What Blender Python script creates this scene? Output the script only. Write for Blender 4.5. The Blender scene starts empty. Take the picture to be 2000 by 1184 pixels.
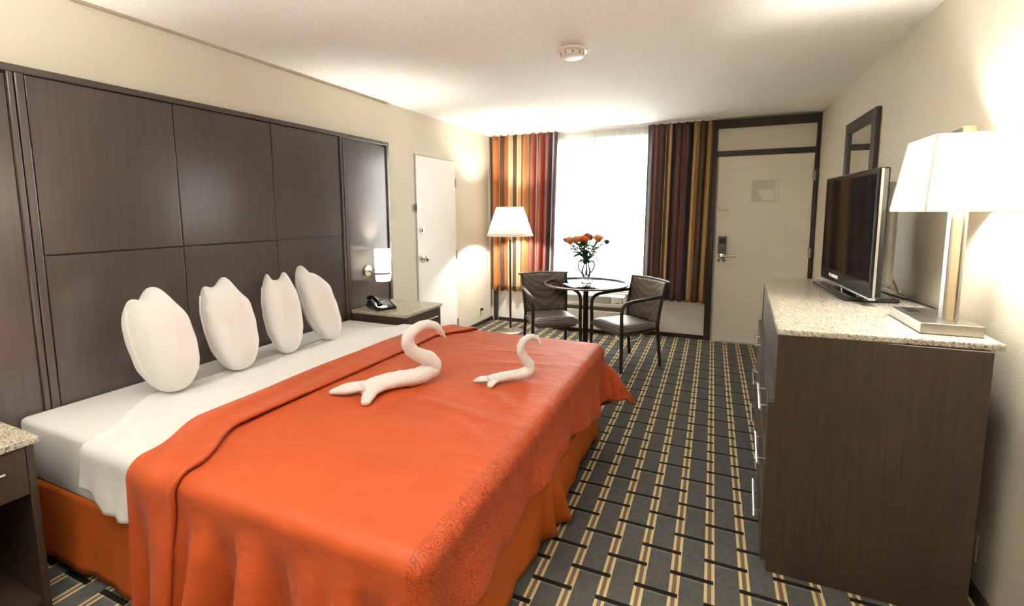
import bpy, bmesh, math, random
from mathutils import Vector, Matrix, noise as mnoise
random.seed(7)
PI = math.pi
SC = bpy.context.scene
COL = SC.collection

# ------------------------------------------------------------------ camera
XL, XR, YF, H = -2.7284, 0.9625, 5.6196, 2.44      # left wall, right wall, window wall, ceiling
YB = -4.0                                          # wall behind the camera
F_PX, YAW, PITCH, ROLL, CZ = 906.78, 0.4076, 0.1081, -0.0051, 1.458
fw = Vector((-math.sin(YAW) * math.cos(PITCH), math.cos(YAW) * math.cos(PITCH), -math.sin(PITCH)))
rt = Vector((math.cos(YAW), math.sin(YAW), 0)); up = rt.cross(fw)
r2 = math.cos(ROLL) * rt + math.sin(ROLL) * up
u2 = -math.sin(ROLL) * rt + math.cos(ROLL) * up
cam_d = bpy.data.cameras.new('camera'); cam = bpy.data.objects.new('camera', cam_d); COL.objects.link(cam)
m = Matrix.Identity(4)
for i in range(3):
    m[i][0], m[i][1], m[i][2] = r2[i], u2[i], -fw[i]
m[2][3] = CZ
cam.matrix_world = m
cam_d.sensor_fit = 'HORIZONTAL'; cam_d.sensor_width = 36.0
cam_d.lens = F_PX / 2000 * 36; cam_d.shift_y = (512.34 - 592) / 2000
cam_d.clip_start = 0.05
SC.camera = cam

# ------------------------------------------------------------------ world, exposure
W = bpy.data.worlds.new('daylight'); SC.world = W; W.use_nodes = True
bg = W.node_tree.nodes['Background']
bg.inputs['Color'].default_value = (1.0, 0.98, 0.95, 1)
bg.inputs['Strength'].default_value = 22.0
SC.view_settings.view_transform = 'Standard'; SC.view_settings.look = 'None'
SC.view_settings.gamma = 1.0; SC.view_settings.use_curve_mapping = False
SC.view_settings.exposure = 1.28
cy = SC.cycles
cy.use_denoising = True
cy.use_adaptive_sampling = True; cy.adaptive_threshold = .02
cy.max_bounces = 9; cy.diffuse_bounces = 6; cy.glossy_bounces = 4; cy.transmission_bounces = 8; cy.transparent_max_bounces = 12
cy.sample_clamp_indirect = 6.0; cy.caustics_reflective = False; cy.caustics_refractive = False

# light entering through the window opening is sampled through a portal (gives off nothing itself)
pl = bpy.data.lights.new('window_portal', 'AREA'); pl.shape = 'RECTANGLE'; pl.size = 2.58; pl.size_y = 1.85
pl.cycles.is_portal = True
po = bpy.data.objects.new('window_portal', pl); COL.objects.link(po)
po.location = (-1.33, YF + 0.16, 1.405); po.rotation_euler = (-PI / 2, 0, 0)

# ------------------------------------------------------------------ materials
MATS = {}
def new_mat(name):
    mt = bpy.data.materials.new(name); mt.use_nodes = True
    nt = mt.node_tree; b = nt.nodes['Principled BSDF']
    MATS[name] = mt
    return mt, nt, b
def ramp(nt, fac, stops, interp='LINEAR'):
    n = nt.nodes.new('ShaderNodeValToRGB'); cr = n.color_ramp; cr.interpolation = interp
    while len(cr.elements) < len(stops): cr.elements.new(0.5)
    for e, (p, c) in zip(cr.elements, stops):
        e.position = p; e.color = (*c, 1)
    nt.links.new(fac, n.inputs['Fac']); return n.outputs['Color']
def coords(nt, scale=(1, 1, 1), kind='Object'):
    tc = nt.nodes.new('ShaderNodeTexCoord'); mp = nt.nodes.new('ShaderNodeMapping')
    mp.inputs['Scale'].default_value = scale
    nt.links.new(tc.outputs[kind], mp.inputs['Vector']); return mp.outputs['Vector']
def noise(nt, vec, scale, detail=3, rough=0.5):
    n = nt.nodes.new('ShaderNodeTexNoise'); n.inputs['Scale'].default_value = scale
    n.inputs['Detail'].default_value = detail; n.inputs['Roughness'].default_value = rough
    if vec is not None: nt.links.new(vec, n.inputs['Vector'])
    return n.outputs['Fac']
def bump(nt, b, h, strength=0.2, dist=0.01):
    n = nt.nodes.new('ShaderNodeBump'); n.inputs['Strength'].default_value = strength; n.inputs['Distance'].default_value = dist
    nt.links.new(h, n.inputs['Height']); nt.links.new(n.outputs['Normal'], b.inputs['Normal'])
def mth(nt, op, a, b=None, c=None):
    n = nt.nodes.new('ShaderNodeMath'); n.operation = op
    for i, v in enumerate((a, b, c)):
        if v is None: continue
        if isinstance(v, (int, float)): n.inputs[i].default_value = v
        else: nt.links.new(v, n.inputs[i])
    return n.outputs[0]
def mixc(nt, fac, a, b):
    n = nt.nodes.new('ShaderNodeMix'); n.data_type = 'RGBA'
    if isinstance(fac, (int, float)): n.inputs[0].default_value = fac
    else: nt.links.new(fac, n.inputs[0])
    for v, i in ((a, 6), (b, 7)):
        if isinstance(v, tuple): n.inputs[i].default_value = (*v, 1)
        else: nt.links.new(v, n.inputs[i])
    return n.outputs[2]
def simple(name, col, rough=0.5, metal=0.0, var=0.06, nscale=30, bstr=0.0, spec=0.5, bdist=0.004):
    mt, nt, b = new_mat(name)
    v = coords(nt); f = noise(nt, v, nscale)
    lo = tuple(c * (1 - var) for c in col); hi = tuple(min(1, c * (1 + var)) for c in col)
    nt.links.new(ramp(nt, f, [(0.3, lo), (0.7, hi)]), b.inputs['Base Color'])
    b.inputs['Roughness'].default_value = rough; b.inputs['Metallic'].default_value = metal
    b.inputs['Specular IOR Level'].default_value = spec
    if bstr: bump(nt, b, f, bstr, bdist)
    return mt
def wood(name, dark, light, rough=0.35, axis='z', spec=0.5):
    mt, nt, b = new_mat(name)
    sc = {'z': (1, 1, .04), 'y': (1, .04, 1), 'x': (.04, 1, 1)}[axis]
    v = coords(nt, sc)
    f = noise(nt, v, 90, 4, .6); g = noise(nt, coords(nt, tuple(s * .6 + .05 for s in sc)), 6, 2)
    h = mth(nt, 'ADD', mth(nt, 'MULTIPLY', f, .65), mth(nt, 'MULTIPLY', g, .35))
    nt.links.new(ramp(nt, h, [(.35, dark), (.65, light)]), b.inputs['Base Color'])
    b.inputs['Roughness'].default_value = rough; b.inputs['Specular IOR Level'].default_value = spec
    bump(nt, b, f, .08, .002)
    return mt
def granite(name):
    mt, nt, b = new_mat(name)
    v = coords(nt)
    vo = nt.nodes.new('ShaderNodeTexVoronoi'); vo.inputs['Scale'].default_value = 320; nt.links.new(v, vo.inputs['Vector'])
    sep = nt.nodes.new('ShaderNodeSeparateColor'); nt.links.new(vo.outputs['Color'], sep.inputs[0])
    n2 = noise(nt, v, 45, 4, .6)
    h = mth(nt, 'ADD', mth(nt, 'MULTIPLY', sep.outputs[0], .6), mth(nt, 'MULTIPLY', n2, .4))
    c = ramp(nt, h, [(.20, (.07, .055, .042)), (.30, (.24, .19, .14)), (.42, (.47, .41, .32)), (.62, (.58, .53, .43)), (.85, (.68, .64, .56))])
    nt.links.new(c, b.inputs['Base Color'])
    b.inputs['Roughness'].default_value = .16
    return mt
def fabric(name, col, rough=.85, bstr=.25, scale=260, var=.08, sheen=0.2, wr=0.0):
    mt, nt, b = new_mat(name)
    v = coords(nt); f = noise(nt, v, scale, 2); g = noise(nt, v, 5, 3)
    h = mth(nt, 'ADD', mth(nt, 'MULTIPLY', f, .5), mth(nt, 'MULTIPLY', g, .5))
    lo = tuple(c * (1 - var) for c in col); hi = tuple(min(1, c * (1 + var)) for c in col)
    nt.links.new(ramp(nt, h, [(.35, lo), (.65, hi)]), b.inputs['Base Color'])
    b.inputs['Roughness'].default_value = rough; b.inputs['Sheen Weight'].default_value = sheen
    b.inputs['Specular IOR Level'].default_value = .25
    if wr:      # soft creases in the cloth
        w_ = noise(nt, coords(nt, (1, 1.6, .7)), 9, 3, .55)
        bump(nt, b, mth(nt, 'ADD', mth(nt, 'MULTIPLY', f, .04), w_), wr, .02)
    else: bump(nt, b, f, bstr, .002)
    return mt
def translucent(name, col, tr=.5, transp=0.0):
    mt, nt, b = new_mat(name)
    out = nt.nodes['Material Output']
    nt.nodes.remove(b)
    f = noise(nt, coords(nt), 200, 2)
    c = ramp(nt, f, [(.3, tuple(x * .95 for x in col)), (.7, col)])
    d = nt.nodes.new('ShaderNodeBsdfDiffuse'); t = nt.nodes.new('ShaderNodeBsdfTranslucent')
    nt.links.new(c, d.inputs['Color']); nt.links.new(c, t.inputs['Color'])
    mx = nt.nodes.new('ShaderNodeMixShader'); mx.inputs[0].default_value = tr
    nt.links.new(d.outputs[0], mx.inputs[1]); nt.links.new(t.outputs[0], mx.inputs[2])
    res = mx.outputs[0]
    if transp:
        tp = nt.nodes.new('ShaderNodeBsdfTransparent'); m2 = nt.nodes.new('ShaderNodeMixShader'); m2.inputs[0].default_value = transp
        nt.links.new(res, m2.inputs[1]); nt.links.new(tp.outputs[0], m2.inputs[2]); res = m2.outputs[0]
    nt.links.new(res, out.inputs['Surface'])
    return mt
def glass(name, tint=(.95, .97, .96), refl=.12, ior=1.5):
    mt, nt, b = new_mat(name); out = nt.nodes['Material Output']; nt.nodes.remove(b)
    tp = nt.nodes.new('ShaderNodeBsdfTransparent'); gl = nt.nodes.new('ShaderNodeBsdfGlossy')
    tp.inputs[0].default_value = (*tint, 1); gl.inputs['Roughness'].default_value = .03
    fr = nt.nodes.new('ShaderNodeFresnel'); fr.inputs[0].default_value = ior
    mx = nt.nodes.new('ShaderNodeMixShader')
    nt.links.new(mth(nt, 'ADD', fr.outputs[0], refl * .5), mx.inputs[0])
    nt.links.new(tp.outputs[0], mx.inputs[1]); nt.links.new(gl.outputs[0], mx.inputs[2])
    nt.links.new(mx.outputs[0], out.inputs['Surface'])
    return mt

M_wall = simple('wall_paint', (.62, .565, .46), .75, var=.03, nscale=160, bstr=.12)
M_wallr = simple('wall_vinyl', (.62, .565, .45), .6, var=.04, nscale=220, bstr=.35)
M_white = simple('white_paint', (.84, .81, .77), .45, var=.02)
M_cream = simple('cream_paint', (.90, .86, .76), .35, var=.02)
M_ceil = simple('popcorn_ceiling', (.91, .89, .83), .9, var=.06, nscale=110, bstr=.55, bdist=.010)
M_trim = wood('dark_trim', (.020, .015, .011), (.034, .026, .020), .4)
M_wood = wood('espresso_veneer', (.056, .043, .038), (.070, .054, .047), .20)
M_woody = wood('espresso_veneer_horizontal', (.056, .043, .038), (.070, .054, .047), .20, 'y')
M_dress = wood('walnut_dark', (.030, .018, .011), (.052, .033, .021), .38)
M_granite = granite('granite')
M_linen = fabric('white_linen', (.86, .85, .83), bstr=.1, scale=400, var=.02, wr=.35)
M_pillow = fabric('pillow_cotton', (.88, .87, .85), bstr=.15, scale=300, var=.02, wr=.6)
M_towel = fabric('terry_towel', (.90, .89, .87), bstr=.9, scale=420, var=.03)
M_skirt = fabric('bed_skirt_fabric', (.38, .075, .008), .7, .15, sheen=0)
M_chrome = simple('chrome', (.72, .70, .66), .18, 1.0, .03)
M_steel = simple('brushed_nickel', (.44, .42, .38), .30, 1.0, .05, 80)
M_black = simple('black_plastic', (.012, .012, .013), .35)
M_gloss = simple('glossy_black', (.008, .008, .009), .12)
M_screen = simple('screen_glass', (.010, .009, .010), .06, spec=.6)
M_iron = simple('dark_bronze_tube', (.030, .024, .020), .35, .3)
M_shade = translucent('lamp_shade_fabric', (.94, .91, .85), .60)
M_opal = translucent('opal_glass', (.95, .93, .88), .6)
M_sheer = translucent('sheer_voile', (.90, .90, .88), .62, .16)
M_glass = glass('clear_glass')
M_tglass = glass('table_glass', (.86, .93, .90), .3, 2.4)
M_mirror = simple('mirror_silver', (.88, .88, .86), .02, 1.0, .01)
M_plate = simple('ivory_plastic', (.72, .64, .48), .4, var=.02)
M_acw = simple('ac_ivory', (.66, .62, .52), .5, var=.03)
M_acg = simple('ac_grille_grey', (.30, .29, .26), .5, var=.05)
M_base = simple('rubber_base', (.016, .014, .012), .5)
M_stem = simple('stem_green', (.07, .13, .045), .6, var=.2)
M_leaf = simple('leaf_green', (.05, .11, .055), .5, var=.35, nscale=60)
M_org = fabric('petal_orange', (.80, .20, .06), .6, .05, 80, .25)
M_peach = fabric('petal_peach', (.80, .38, .16), .6, .05, 80, .3)
M_pink = fabric('petal_dusty_pink', (.42, .17, .13), .6, .05, 80, .3)
def add_translucency(mt, k):
    nt = mt.node_tree; b = nt.nodes['Principled BSDF']; out = nt.nodes['Material Output']
    t = nt.nodes.new('ShaderNodeBsdfTranslucent'); nt.links.new(b.inputs['Base Color'].links[0].from_socket, t.inputs['Color'])
    mx = nt.nodes.new('ShaderNodeMixShader'); mx.inputs[0].default_value = k
    nt.links.new(b.outputs[0], mx.inputs[1]); nt.links.new(t.outputs[0], mx.inputs[2]); nt.links.new(mx.outputs[0], out.inputs['Surface'])
for mt_ in (M_org, M_peach, M_pink): add_translucency(mt_, .35)
add_translucency(M_leaf, .2)
M_paper = simple('glossy_notice_paper', (.66, .61, .54), .15, var=.03)
M_paperw = simple('white_paper', (.86, .84, .80), .15, var=.02)
M_bulb = None

# woven carpet: pairs of cream lines every 126.5 mm, black bars bridging neighbours in brick order
def carpet():
    mt, nt, b = new_mat('patterned_carpet')
    tc = nt.nodes.new('ShaderNodeTexCoord'); sx = nt.nodes.new('ShaderNodeSeparateXYZ'); nt.links.new(tc.outputs['Object'], sx.inputs[0])
    X, Y = sx.outputs[0], sx.outputs[1]
    P, PY = .1265, .241
    q = mth(nt, 'DIVIDE', mth(nt, 'SUBTRACT', X, .022), P)
    k = mth(nt, 'FLOOR', q); fx = mth(nt, 'MULTIPLY', mth(nt, 'SUBTRACT', q, k), P)
    def bar(shift, half, off=0.0):
        a = mth(nt, 'SUBTRACT', Y, 2.214 + off - shift)
        a = mth(nt, 'SUBTRACT', a, mth(nt, 'MULTIPLY', k, PY / 2))
        a = mth(nt, 'DIVIDE', a, PY)
        a = mth(nt, 'SUBTRACT', a, mth(nt, 'ROUND', a))
        return mth(nt, 'LESS_THAN', mth(nt, 'ABSOLUTE', a), half / PY)
    inA = 1.0; inB = mth(nt, 'LESS_THAN', fx, .034)
    def both(half, off=0.0):
        return mth(nt, 'MAXIMUM', bar(0, half, off), mth(nt, 'MULTIPLY', bar(PY / 2, half, off), inB))
    stripe = mth(nt, 'LESS_THAN', fx, .038)
    mid = mth(nt, 'MULTIPLY', mth(nt, 'GREATER_THAN', fx, .0115), mth(nt, 'LESS_THAN', fx, .0265))
    n1 = noise(nt, tc.outputs['Object'], 350, 2); n2 = noise(nt, tc.outputs['Object'], 40, 3)
    base = ramp(nt, mth(nt, 'ADD', mth(nt, 'MULTIPLY', n1, .6), mth(nt, 'MULTIPLY', n2, .4)), [(.3, (.050, .050, .045)), (.7, (.110, .108, .098))])
    c = mixc(nt, mth(nt, 'MULTIPLY', both(.0145, -.003), .75), base, (.17, .165, .15))
    sc_ = mixc(nt, mid, mixc(nt, n1, (.50, .38, .18), (.66, .53, .31)), (.16, .115, .07))
    c = mixc(nt, stripe, c, sc_)
    c = mixc(nt, both(.0105), c, (.010, .008, .006))
    nt.links.new(c, b.inputs['Base Color']); b.inputs['Roughness'].default_value = .95
    b.inputs['Specular IOR Level'].default_value = .15
    bump(nt, b, n1, .5, .004)
    return mt
M_carpet = carpet()

def blanket_mat(name='orange_coverlet'):
    mt, nt, b = new_mat(name)
    uv = nt.nodes.new('ShaderNodeUVMap'); sx = nt.nodes.new('ShaderNodeSeparateXYZ'); nt.links.new(uv.outputs[0], sx.inputs[0])
    # damask scrolls woven into the border that hangs over the foot end
    vo = nt.nodes.new('ShaderNodeTexVoronoi'); vo.inputs['Scale'].default_value = 32; nt.links.new(uv.outputs[0], vo.inputs['Vector'])
    wv = mth(nt, 'SINE', mth(nt, 'ADD', mth(nt, 'MULTIPLY', vo.outputs['Distance'], 26), mth(nt, 'MULTIPLY', noise(nt, uv.outputs[0], 45, 2), 9)))
    pat = mth(nt, 'GREATER_THAN', wv, .25)
    border = mth(nt, 'GREATER_THAN', sx.outputs[0], -.655)
    fine = noise(nt, uv.outputs[0], 330, 2); big = noise(nt, uv.outputs[0], 3.5, 3)
    h = mth(nt, 'ADD', mth(nt, 'MULTIPLY', fine, .4), mth(nt, 'MULTIPLY', big, .6))
    base = ramp(nt, h, [(.3, (.36, .050, .006)), (.7, (.45, .066, .009))])
    fac = mth(nt, 'MULTIPLY', pat, mth(nt, 'ADD', mth(nt, 'MULTIPLY', border, .75), .05))
    nt.links.new(mixc(nt, fac, base, (.22, .028, .005)), b.inputs['Base Color'])
    b.inputs['Roughness'].default_value = .58; b.inputs['Sheen Weight'].default_value = .04
    b.inputs['Specular IOR Level'].default_value = .35
    mpv = nt.nodes.new('ShaderNodeMapping'); mpv.inputs['Scale'].default_value = (1.0, 2.2, 1); nt.links.new(uv.outputs[0], mpv.inputs['Vector'])
    cr_ = noise(nt, mpv.outputs['Vector'], 5, 3, .5)
    bump(nt, b, mth(nt, 'ADD', mth(nt, 'MULTIPLY', mth(nt, 'ADD', fine, mth(nt, 'MULTIPLY', pat, .3)), .04), cr_), .45, .02)
    return mt
M_orange = blanket_mat()

def stripes_mat(name, seq):
    mt, nt, b = new_mat(name)
    uv = nt.nodes.new('ShaderNodeUVMap'); sx = nt.nodes.new('ShaderNodeSeparateXYZ'); nt.links.new(uv.outputs[0], sx.inputs[0])
    tot = sum(w for w, c in seq); p = 0; st = []
    for w, c in seq:
        st.append((p / tot, c)); p += w
    col = ramp(nt, sx.outputs[0], st, 'CONSTANT')
    f = noise(nt, coords(nt, (1, 1, .05)), 300, 2)
    col = mixc(nt, mth(nt, 'MULTIPLY', f, .25), col, (.05, .03, .02))
    nt.links.new(col, b.inputs['Base Color']); b.inputs['Roughness'].default_value = .7
    b.inputs['Sheen Weight'].default_value = .15
    bump(nt, b, f, .15, .002)
    # woven cloth lets a little daylight through
    out = nt.nodes['Material Output']; t = nt.nodes.new('ShaderNodeBsdfTranslucent'); nt.links.new(col, t.inputs['Color'])
    mx = nt.nodes.new('ShaderNodeMixShader'); mx.inputs[0].default_value = .16
    nt.links.new(b.outputs[0], mx.inputs[1]); nt.links.new(t.outputs[0], mx.inputs[2]); nt.links.new(mx.outputs[0], out.inputs['Surface'])
    return mt
OR, CR, BR, GO, RD, PU, LI, DK = (.56, .20, .055), (.80, .62, .34), (.10, .050, .025), (.52, .33, .12), (.34, .070, .045), (.070, .038, .050), (.62, .50, .46), (.035, .026, .020)
M_curtL = stripes_mat('striped_curtain_rust', [(14, DK), (34, OR), (8, CR), (12, BR), (30, OR), (14, CR), (12, DK), (16, BR), (18, CR), (10, BR), (14, OR), (12, GO), (10, DK), (22, RD), (10, CR), (12, PU), (18, RD), (10, DK), (14, RD), (16, PU), (12, LI), (14, PU)])
M_curtR = stripes_mat('striped_curtain_plum', [(18, DK), (12, PU), (12, (.50, .22, .17)), (22, PU), (12, BR), (9, CR), (14, BR), (6, GO), (30, PU), (12, BR), (20, (.45, .13, .09)), (28, PU), (8, DK), (12, GO), (8, CR), (20, BR), (8, DK), (12, OR), (10, GO), (14, BR)])

def wicker():
    mt, nt, b = new_mat('woven_wicker')
    v = coords(nt)
    w1 = nt.nodes.new('ShaderNodeTexWave'); w1.bands_direction = 'Z'; w1.inputs['Scale'].default_value = 22; w1.inputs['Distortion'].default_value = 1.2
    w2 = nt.nodes.new('ShaderNodeTexWave'); w2.bands_direction = 'X'; w2.inputs['Scale'].default_value = 14; w2.inputs['Distortion'].default_value = 1.0
    w3 = nt.nodes.new('ShaderNodeTexWave'); w3.bands_direction = 'Y'; w3.inputs['Scale'].default_value = 22; w3.inputs['Distortion'].default_value = 1.0
    for w in (w1, w2, w3): nt.links.new(v, w.inputs['Vector'])
    h = mth(nt, 'ADD', mth(nt, 'MULTIPLY', w1.outputs['Fac'], .4), mth(nt, 'ADD', mth(nt, 'MULTIPLY', w2.outputs['Fac'], .3), mth(nt, 'MULTIPLY', w3.outputs['Fac'], .3)))
    nt.links.new(ramp(nt, h, [(.25, (.055, .042, .034)), (.75, (.21, .17, .14))]), b.inputs['Base Color'])
    b.inputs['Roughness'].default_value = .42
    bump(nt, b, h, .5, .006)
    return mt
M_wicker = wicker()

# ------------------------------------------------------------------ mesh helpers
def BM(): return bmesh.new()
def box(bm, x0, x1, y0, y1, z0, z1, mat_i=0):
    vs = [bm.verts.new(c) for c in ((x0, y0, z0), (x1, y0, z0), (x1, y1, z0), (x0, y1, z0), (x0, y0, z1), (x1, y0, z1), (x1, y1, z1), (x0, y1, z1))]
    for f in ((0, 3, 2, 1), (4, 5, 6, 7), (0, 1, 5, 4), (1, 2, 6, 5), (2, 3, 7, 6), (3, 0, 4, 7)):
        fc = bm.faces.new([vs[i] for i in f]); fc.material_index = mat_i
    return bm
def prism(bm, poly, z0, z1, plane='xy', at=None):
    """extrude a polygon; plane 'xy' extrudes in z, 'xz' in y, 'yz' in x"""
    def P(a, b, c): return {'xy': (a, b, c), 'xz': (a, c, b), 'yz': (c, a, b)}[plane]
    lo = [bm.verts.new(P(a, b, z0)) for a, b in poly]; hi = [bm.verts.new(P(a, b, z1)) for a, b in poly]
    n = len(poly)
    bm.faces.new(lo); bm.faces.new(list(reversed(hi)))
    for i in range(n): bm.faces.new((lo[i], hi[i], hi[(i + 1) % n], lo[(i + 1) % n]))
    bmesh.ops.recalc_face_normals(bm, faces=bm.faces)
    return bm
def catmull(pts, n=6):
    pts = [Vector(p) for p in pts]; out = []
    for i in range(len(pts) - 1):
        p0 = pts[max(0, i - 1)]; p1 = pts[i]; p2 = pts[i + 1]; p3 = pts[min(len(pts) - 1, i + 2)]
        for j in range(n):
            t = j / n
            out.append(.5 * ((2 * p1) + (-p0 + p2) * t + (2 * p0 - 5 * p1 + 4 * p2 - p3) * t * t + (-p0 + 3 * p1 - 3 * p2 + p3) * t ** 3))
    out.append(pts[-1]); return out
def sweep(bm, pts, rad, seg=10, flat=None, cap=True):
    """tube along pts; rad number or list; flat = list of vertical squash factors"""
    pts = [Vector(p) for p in pts]; n = len(pts)
    R = rad if isinstance(rad, (list, tuple)) else [rad] * n
    rings = []; ref = Vector((0, 0, 1))
    t0 = (pts[1] - pts[0]).normalized()
    if abs(t0.dot(ref)) > .95: ref = Vector((0, 1, 0))
    side = t0.cross(ref).normalized()
    for i, p in enumerate(pts):
        t = (pts[min(n - 1, i + 1)] - pts[max(0, i - 1)]).normalized()
        side = (side - t * side.dot(t)).normalized(); nrm = side.cross(t)
        fl = flat[i] if flat else 1
        rings.append([bm.verts.new(p + side * R[i] * math.cos(a) + nrm * R[i] * fl * math.sin(a)) for a in [2 * PI * k / seg for k in range(seg)]])
    for a, b in zip(rings, rings[1:]):
        for k in range(seg): bm.faces.new((a[k], a[(k + 1) % seg], b[(k + 1) % seg], b[k]))
    if cap:
        bm.faces.new(list(reversed(rings[0]))); bm.faces.new(rings[-1])
    bmesh.ops.recalc_face_normals(bm, faces=bm.faces)
    return bm
def lathe(bm, prof, c=(0, 0), seg=32, closed=False, axis='z', z0=0):
    rings = []
    for r, z in prof:
        ring = []
        for k in range(seg):
            a = 2 * PI * k / seg
            if axis == 'z': p = (c[0] + r * math.cos(a), c[1] + r * math.sin(a), z0 + z)
            elif axis == 'x': p = (z0 + z, c[0] + r * math.cos(a), c[1] + r * math.sin(a))
            else: p = (c[0] + r * math.cos(a), z0 + z, c[1] + r * math.sin(a))
            ring.append(bm.verts.new(p))
        rings.append(ring)
    for a, b in zip(rings, rings[1:]):
        for k in range(seg): bm.faces.new((a[k], a[(k + 1) % seg], b[(k + 1) % seg], b[k]))
    if closed:
        bm.faces.new(rings[0]); bm.faces.new(rings[-1])
    bmesh.ops.recalc_face_normals(bm, faces=bm.faces)
    return bm
def grid(bm, fn, nu, nv, uvfn=None):
    vs = [[bm.verts.new(fn(i / nu, j / nv)) for j in range(nv + 1)] for i in range(nu + 1)]
    uvl = bm.loops.layers.uv.verify() if uvfn else None
    for i in range(nu):
        for j in range(nv):
            f = bm.faces.new((vs[i][j], vs[i + 1][j], vs[i + 1][j + 1], vs[i][j + 1]))
            if uvl:
                for lp, (a, b) in zip(f.loops, ((i, j), (i + 1, j), (i + 1, j + 1), (i, j + 1))):
                    lp[uvl].uv = uvfn(a / nu, b / nv)
    return bm
def obj(name, bm, mat, parent=None, smooth=False, bevel=0.0, bseg=2, solid=0.0, subd=0, local=False, sharp=48):
    me = bpy.data.meshes.new(name)
    if parent is not None and not local:
        rt_ = parent
        while rt_.parent is not None: rt_ = rt_.parent
        bm.transform(rt_.matrix_world.inverted())
    bm.to_mesh(me); bm.free()
    for mm in (mat if isinstance(mat, (list, tuple)) else [mat]): me.materials.append(mm)
    if smooth:
        for p in me.polygons: p.use_smooth = True
        me.set_sharp_from_angle(angle=math.radians(sharp))
    o = bpy.data.objects.new(name, me); COL.objects.link(o)
    if parent is not None: o.parent = parent
    if solid:
        s = o.modifiers.new('thickness', 'SOLIDIFY'); s.thickness = solid; s.offset = 0
    if subd:
        s = o.modifiers.new('smooth', 'SUBSURF'); s.levels = subd; s.render_levels = subd
    if bevel:
        s = o.modifiers.new('bevel', 'BEVEL'); s.width = bevel; s.segments = bseg; s.limit_method = 'ANGLE'; s.angle_limit = .6
    return o
def tag(o, label, cat=None, group=None, kind=None):
    o['label'] = label
    if cat: o['category'] = cat
    if group: o['group'] = group
    if kind: o['kind'] = kind
    return o
def thing(name, label, cat, loc=(0, 0, 0), rz=0.0, group=None):
    o = bpy.data.objects.new(name, None); COL.objects.link(o); o.empty_display_size = .1
    o.location = loc; o.rotation_euler = (0, 0, rz)
    o.matrix_world = Matrix.Translation(loc) @ Matrix.Rotation(rz, 4, 'Z')
    return tag(o, label, cat, group)
def struct(name, bm, mat, label, parent=None, **k):
    o = obj(name, bm, mat, parent, **k)
    if parent is None: tag(o, label, None, None, 'structure')
    return o
def copy_thing(root, loc, rz, label):
    r = root.copy(); COL.objects.link(r); r.location = loc; r.rotation_euler = (0, 0, rz); r['label'] = label
    for ch in list(root.children):
        c = ch.copy(); COL.objects.link(c); c.parent = r
        for g in list(ch.children):
            d = g.copy(); COL.objects.link(d); d.parent = c
    return r
def bulb(name, loc, power, col, radius=.04, parent=None):
    l = bpy.data.lights.new(name, 'POINT'); l.energy = power; l.color = col; l.shadow_soft_size = radius
    o = bpy.data.objects.new(name, l); COL.objects.link(o); o.location = loc
    if parent is not None:
        o.parent = parent; o.location = parent.matrix_world.inverted() @ Vector(loc)
    return o
def sm(t):
    t = max(0, min(1, t)); return t * t * (3 - 2 * t)
WARM = (1.0, .96, .88)

# ================================================================== room shell
struct('floor', box(BM(), XL - .1, XR + .1, YB - .1, YF + .15, -.06, 0), M_carpet, 'dark grey carpet with black bars and paired cream lines')
struct('ceiling', box(BM(), XL - .1, XR + .1, YB - .1, YF + .15, H, H + .08), M_ceil, 'off-white popcorn textured ceiling')
struct('wall_left', box(BM(), XL - .12, XL, YB, YF, 0, H), M_wall, 'cream painted wall behind the tall dark headboard')
struct('wall_right', box(BM(), XR, XR + .12, YB, YF, 0, H), M_wallr, 'cream textured wall behind the dresser and television')
struct('wall_rear', box(BM(), XL, XR, YB - .12, YB, 0, H), simple('low_bounce_taupe', (.34, .29, .22), .7), 'darkened taupe wall behind the viewer')  # unseen wall darkened to cut light bouncing back into the room
WX0, WX1, WZ0, WZ1 = -2.62, -.05, .48, 2.33
b = BM()
box(b, XL, WX0, YF, YF + .15, 0, H); box(b, WX0, WX1, YF, YF + .15, 0, WZ0)
box(b, WX0, WX1, YF, YF + .15, WZ1, H); box(b, WX1, XR, YF, YF + .15, 0, H)
struct('wall_far', b, M_white, 'off-white window wall with the entrance door')
# crease shadow between left wall and ceiling, painted as a thin tan strip
struct('shadow_strip', box(BM(), XL, XL + .012, YB, 3.5, H - .014, H), simple('painted_shadow_tan', (.40, .33, .23), .7), 'thin tan strip painted as the shadow line between left wall and ceiling')
struct('baseboard_left', box(BM(), XL, XL + .014, 3.45, YF, 0, .046), M_base, 'low black rubber baseboard under the white side door')
struct('baseboard_right', box(BM(), XR - .014, XR, YB, YF - .02, 0, .046), M_base, 'low black rubber baseboard along the right wall')
b = BM(); box(b, -2.62, -.05, YF - .016, YF, 0, .042)
struct('baseboard_far', b, M_trim, 'low dark baseboard under the window')
struct('trim_2', box(BM(), -2.685, -2.63, YF - .03, YF, 0, 2.43), M_trim, 'dark corner post at the far left of the window', bevel=.003)
struct('trim_3', box(BM(), -.052, .016, YF - .04, YF, 0, 2.425), M_trim, 'dark post between striped curtain and entrance door', bevel=.003)
struct('trim_4', box(BM(), .926, XR - .001, YF - .04, YF, 0, 2.425), M_trim, 'dark post on the hinge side of the entrance door', bevel=.003)
struct('trim_5', box(BM(), .016, .926, YF - .04, YF, 2.335, 2.425), M_trim, 'dark head beam above the door transom', bevel=.003)
struct('trim_6', box(BM(), .016, .926, YF - .04, YF, 2.042, 2.097), M_trim, 'dark bar between transom panel and door', bevel=.003)
struct('trim_7', box(BM(), .016, .926, YF - .012, YF, 2.097, 2.335), M_cream, 'beige transom panel above the entrance door')

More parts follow.
